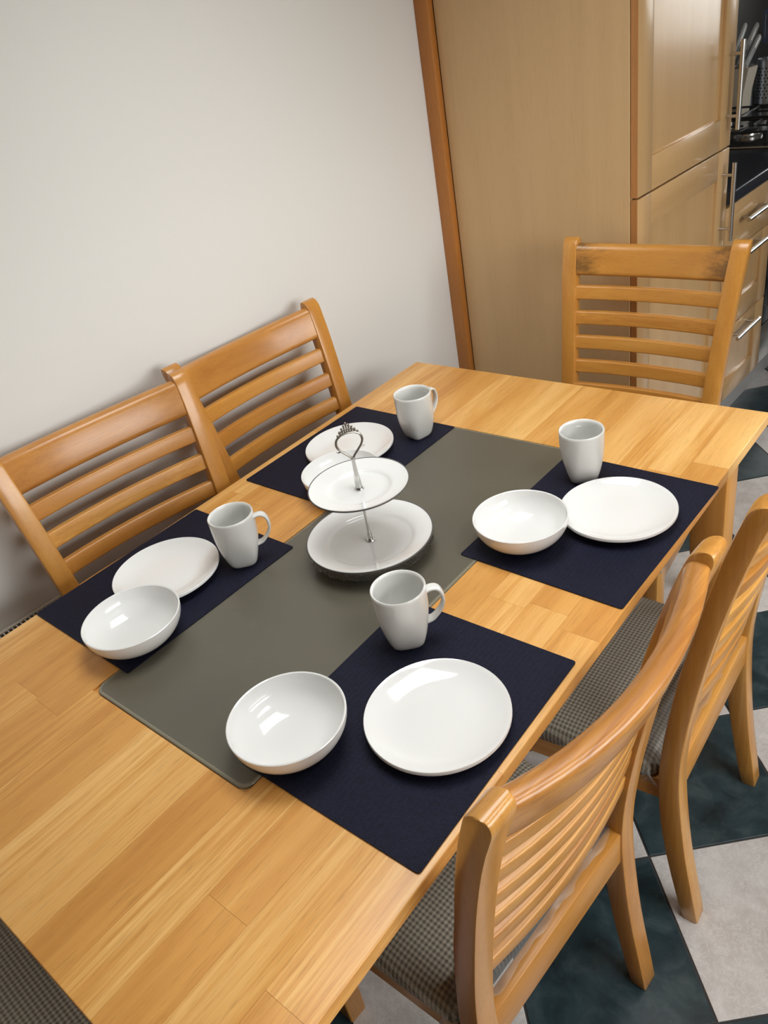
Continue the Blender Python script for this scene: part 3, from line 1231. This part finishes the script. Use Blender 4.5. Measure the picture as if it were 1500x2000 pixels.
def shaker(name, y0, y1, z0, z1, st, rail_b, rail_t, parent, mat=None):
    """door front in the plane x = .343 .. .361, frame proud of a recessed panel"""
    xa, xf = .343, .361
    d = empty(name, parent=parent)
    for a, b in ((y0, y0 + st), (y1 - st, y1)):
        obj('stile', box(xa, xf, a, b, z0, z1, .0015), M['beech_z'], d, 35)
    for a, b in ((z0, z0 + rail_b), (z1 - rail_t, z1)):
        obj('rail', box(xa, xf - .0003, y0 + st, y1 - st, a, b, .001), M['beech_y'], d, 35)
    obj('panel', box(xa, xf - .009, y0 + st - .002, y1 - st + .002, z0 + rail_b - .002, z1 - rail_t + .002), M['beech_z'], d, 0)
    # edging strips
    bm = bmesh.new()
    add_box(bm, xa, xf - .001, y0 - .0012, y0 + .0003, z0, z1)
    e = obj('edging', bm, M['beech_edge'], d, 0)
    e['label'] = 'darker orange edging'
    return d


def bar_handle(parent, p0, p1, posts, rad=.0065, xw=.361, xo_=.395):
    bm = bmesh.new()
    tube(bm, [(xo_, *p0), (xo_, *p1)], rad, 14)
    for p in posts:
        tube(bm, [(xw - .001, *p), (xo_, *p)], .0045, 10)
    return obj('handle', bm, M['steel'], parent, 40)


tall = tag(empty('tall_cabinet'), 'tall pale beech cabinet with two shaker doors beside the white wall', 'cabinet')
obj('side_panel', box(X0 + .045, .341, 1.93, 1.948, .0, 2.25, .001), M['beech_side'], tall, 0)
obj('side_panel', box(X0 + .002, .341, 2.490, 2.507, .0, 2.25, .001), M['beech_side'], tall, 0)
obj('carcass', box(X0 + .002, .325, 1.949, 2.489, .15, 2.25), M['dark_gap'], tall, 0)
obj('plinth', box(.245, .260, 1.949, 2.489, 0, .149), M['plinth'], tall, 0)
d = shaker('door', 1.933, 2.5075, 1.0655, 2.24, .0775, .081, .08, tall)
bar_handle(d, (2.466, 1.113), (2.466, 1.334), [(2.466, 1.148), (2.466, 1.302)])
d = shaker('door', 1.933, 2.5075, .17, 1.0605, .0755, .08, .076, tall)
bar_handle(d, (2.464, .806), (2.464, 1.027), [(2.464, .840), (2.464, .993)])

# ---------------------------------------------------------------- drawers, oven, worktop
dr = tag(empty('drawer_unit'), 'beech three drawer base unit with steel bar handles beside the tall cabinet', 'cabinet')
obj('carcass', box(X0 + .002, .340, 2.512, 2.922, .20, .893), M['dark_gap'], dr, 0)
obj('plinth', box(.245, .260, 2.512, 3.60, 0, .199), M['plinth'], dr, 0)
bm = box(.343, .361, 2.513, 2.920, .736, .884, .0015)
d = obj('drawer', bm, M['beech_y'], dr, 35)
bar_handle(d, (2.612, .826), (2.812, .826), [(2.645, .826), (2.779, .826)])
d = shaker('drawer', 2.513, 2.920, .476, .732, .070, .078, .06, dr)
bar_handle(d, (2.605, .717), (2.805, .717), [(2.638, .717), (2.772, .717)])
d = shaker('drawer', 2.513, 2.920, .205, .472, .076, .070, .07, dr)
bar_handle(d, (2.591, .442), (2.790, .442), [(2.624, .442), (2.757, .442)])

ov = tag(empty('built_in_oven'), 'dark glass built-in oven under the hob, beyond the drawers', 'oven')
obj('body', box(X0 + .002, .338, 2.926, 3.560, .20, .893), M['black_plastic'], ov, 0)
obj('door', box(.338, .360, 2.930, 3.556, .36, .760, .003), M['oven_glass'], ov, 35)
obj('control_panel', box(.338, .360, 2.930, 3.556, .765, .888, .003), M['oven_glass'], ov, 35)
bm = bmesh.new()
tube(bm, [(.395, 2.98, .715), (.395, 3.50, .715)], .008, 12)
for y in (3.02, 3.46):
    tube(bm, [(.358, y, .715), (.395, y, .715)], .005, 8)
obj('handle', bm, M['steel'], ov)
obj('lower_drawer', box(.338, .359, 2.930, 3.556, .206, .352, .003), M['steel'], ov, 35)

un = tag(empty('base_cabinet'), 'beech base cabinet at the far end of the kitchen run', 'cabinet')
obj('body', box(X0 + .002, .340, 3.564, 5.58, .20, .893), M['dark_gap'], un, 0)
for y in (3.566, 4.07, 4.575, 5.08):
    shaker('door', y, y + .498, .205, .884, .07, .07, .07, un)

obj_w = obj('worktop', box(X0 + .002, .376, 2.5095, 5.585, .8945, .9345, .007, 4), M['black_worktop'], None, 35)
tag(obj_w, 'black laminate kitchen worktop running beyond the tall cabinet', 'worktop')
spl = obj('splashback', box(X0 + .0015, X0 + .010, 2.5095, 5.585, .936, 1.95), M['splash'], None, 0)
tag(spl, 'dark grey splashback on the wall above the worktop', 'splashback')

# hob
WZ = .9348
hob = tag(empty('gas_hob', (0, 0, WZ)), 'steel rimmed black gas hob with wire pan supports', 'hob')
HX0, HX1, HY0, HY1 = -.20, .285, 3.085, 3.665
obj('hob_plate', box(HX0, HX1, HY0, HY1, 0, .007, .003), M['steel'], hob)
obj('hob_top', box(HX0 + .014, HX1 - .014, HY0 + .014, HY1 - .014, .0071, .010, .001), M['hob_black'], hob)
for bx, by, br in ((.155, 3.22, .050), (-.07, 3.22, .040), (.155, 3.52, .040), (-.07, 3.52, .050)):
    b_ = obj('burner', lathe(bmesh.new(), [(0, 0), (br, 0), (br, .009), (br * .8, .014), (br * .78, .020), (br * .3, .022), (0, .022)], 28), M['steel'], hob)
    b_.location = (bx, by, .0102)
    c_ = obj('burner_cap', lathe(bmesh.new(), [(0, 0), (br * .7, 0), (br * .7, .006), (br * .6, .009), (0, .009)], 28), M['iron'], b_)
    c_.location = (0, 0, .0222)
for sy in (HY0 + .035, HY0 + .315):
    bm = bmesh.new()
    x0, x1, y0, y1, zt = HX0 + .03, HX1 - .03, sy, sy + .235, .048
    for a, b in (((x0, y0), (x1, y0)), ((x1, y0), (x1, y1)), ((x1, y1), (x0, y1)), ((x0, y1), (x0, y0)), (((x0 + x1) / 2, y0), ((x0 + x1) / 2, y1))):
        tube(bm, [(*a, zt), (*b, zt)], .004, 6)
    for a in ((x0, y0), (x1, y0), (x1, y1), (x0, y1)):
        tube(bm, [(*a, .0102), (*a, zt)], .004, 6)
    for bx in (.155, -.07):
        for dx, dy in ((1, 0), (-1, 0), (0, 1), (0, -1)):
            cx, cy = bx, sy + .1175
            tube(bm, [(cx + dx * .025, cy + dy * .025, zt), (cx + dx * .085, cy + dy * .112, zt)], .0035, 6)
    obj('pan_support', bm, M['iron'], hob)
for k in range(4):
    kb = obj('knob', lathe(bmesh.new(), [(0, 0), (.016, 0), (.014, .018), (0, .019)], 20), M['black_plastic'], hob)
    kb.location = (HX1 - .026 - .001, 3.16 + k * .145, .0102)

# knife block with knives, utensil pots
KX, KY = -.095, 3.720
kb = tag(empty('knife_block', (KX, KY, WZ), 0), 'pale slanted knife block on the black worktop behind the hob', 'knife block')
bm = bmesh.new()
sect = [(-.05, 0), (.037, 0), (.046, .095), (.105, .175), (-.006, .178), (-.05, .09)]
loft(bm, [[(-.055, y, z) for y, z in sect], [(.055, y, z) for y, z in sect]])
bmesh.ops.bevel(bm, geom=bm.edges[:], offset=.003, segments=2, affect='EDGES')
obj('block', bm, M['block'], kb, 35)


def knife(x, y, z, lean, ln, lab):
    root = tag(empty('kitchen_knife', (x, y, z), 0), lab, 'knife', 'knives in the knife block')
    root.rotation_euler = (R(lean), 0, 0)
    obj('grip', loft(bmesh.new(), [[(px * k, py * k, zz) for px, py in rrect(.017, .026, .007, 3)] for zz, k in ((.004, .92), (ln * .5, .95), (ln * .85, 1.05), (ln, .96), (ln + .004, .6))]), M['knife_grip'], root, 50)
    obj('rivet_strip', loft(bmesh.new(), [[(px, py - .004, zz) for px, py in rrect(.018, .010, .003, 2)] for zz in (.006, ln * .6)]), M['black_plastic'], root, 40)
    return root


knife(-.128, 3.742, 1.115, -45.8, .200, 'grey handled knife in the block, nearest the tall cabinet door')
knife(-.102, 3.768, 1.114, -54, .222, 'grey and black handled knife in the middle of the block')
knife(-.062, 3.729, 1.114, -56.7, .168, 'lowest grey handled knife, leaning farthest at the front of the block')


def pot(x, y, r_, h, lab):
    root = tag(empty('utensil_pot', (x, y, WZ)), lab, 'utensil pot', 'perforated steel utensil pots')
    obj('cylinder', lathe(bmesh.new(), [(0, 0), (r_, 0), (r_, h), (r_ - .002, h), (r_ - .002, .003), (0, .003)], 40), M['perf'], root, 40)
    bm = bmesh.new()
    lathe(bm, [(r_ + .0005, 0), (r_ + .002, .001), (r_ + .002, .008), (r_ + .0005, .009)], 40)
    obj('base_ring', bm, M['black_plastic'], root, 40)
    bm = bmesh.new()
    for row in range(10):
        z = .034 + row * .0125
        for k in range(22):
            a = 2 * PI * (k + .5 * (row % 2)) / 22
            if math.sin(a) > .55:
                continue
            c = Vector(((r_ + .0004) * math.cos(a), (r_ + .0004) * math.sin(a), z))
            t = Vector((-math.sin(a), math.cos(a), 0))
            vs = [bm.verts.new(c + t * (.0030 * math.cos(q * PI / 4)) + Vector((0, 0, .0030 * math.sin(q * PI / 4)))) for q in range(8)]
            bm.faces.new(vs)
    ho = obj('perforations', bm, M['black_plastic'], root, 0)
    ho['kind'] = 'stuff'
    return root


pot(-.130, 3.885, .050, .170, 'perforated steel utensil pot nearer the knife block')
pot(-.040, 3.975, .055, .180, 'perforated steel utensil pot farther along the worktop')

sp = tag(empty('spatula', (-.045, 3.985, WZ + .006)), 'slate blue slotted spatula standing in the farther utensil pot', 'spatula')
sp.rotation_euler = (R(-4), R(-3), 0)
bm = bmesh.new()
tube(bm, [(0, 0, 0), (0, 0, .235)], .005, 8)
obj('handle', bm, M['blue_nylon'], sp)
bm = bmesh.new()
for k in range(5):
    x = -.032 + k * .016
    add_box(bm, x - .0045, x + .0045, -.002, .002, .25, .335)
add_box(bm, -.0365, .0365, -.002, .002, .335, .355)
add_box(bm, -.0365, .0365, -.002, .002, .232, .25)
obj('slotted_blade', bm, M['blue_nylon'], sp, 0)
ld = tag(empty('ladle', (-.030, 3.955, WZ + .006)), 'black ladle leaning out of the farther utensil pot', 'ladle')
ld.rotation_euler = (R(2), R(3), R(30))
bm = bmesh.new()
tube(bm, [(0, 0, 0), (0, 0, .21)], .005, 8)
obj('handle', bm, M['black_plastic'], ld)
bo = obj('scoop', lathe(bmesh.new(), [(0, -.03), (.02, -.026), (.034, -.012), (.040, .008), (.037, .008), (.031, -.01), (.018, -.022), (0, -.026)], 28), M['black_plastic'], ld, 50)
bo.location = (.03, 0, .225)
bo.rotation_euler = (0, R(70), 0)
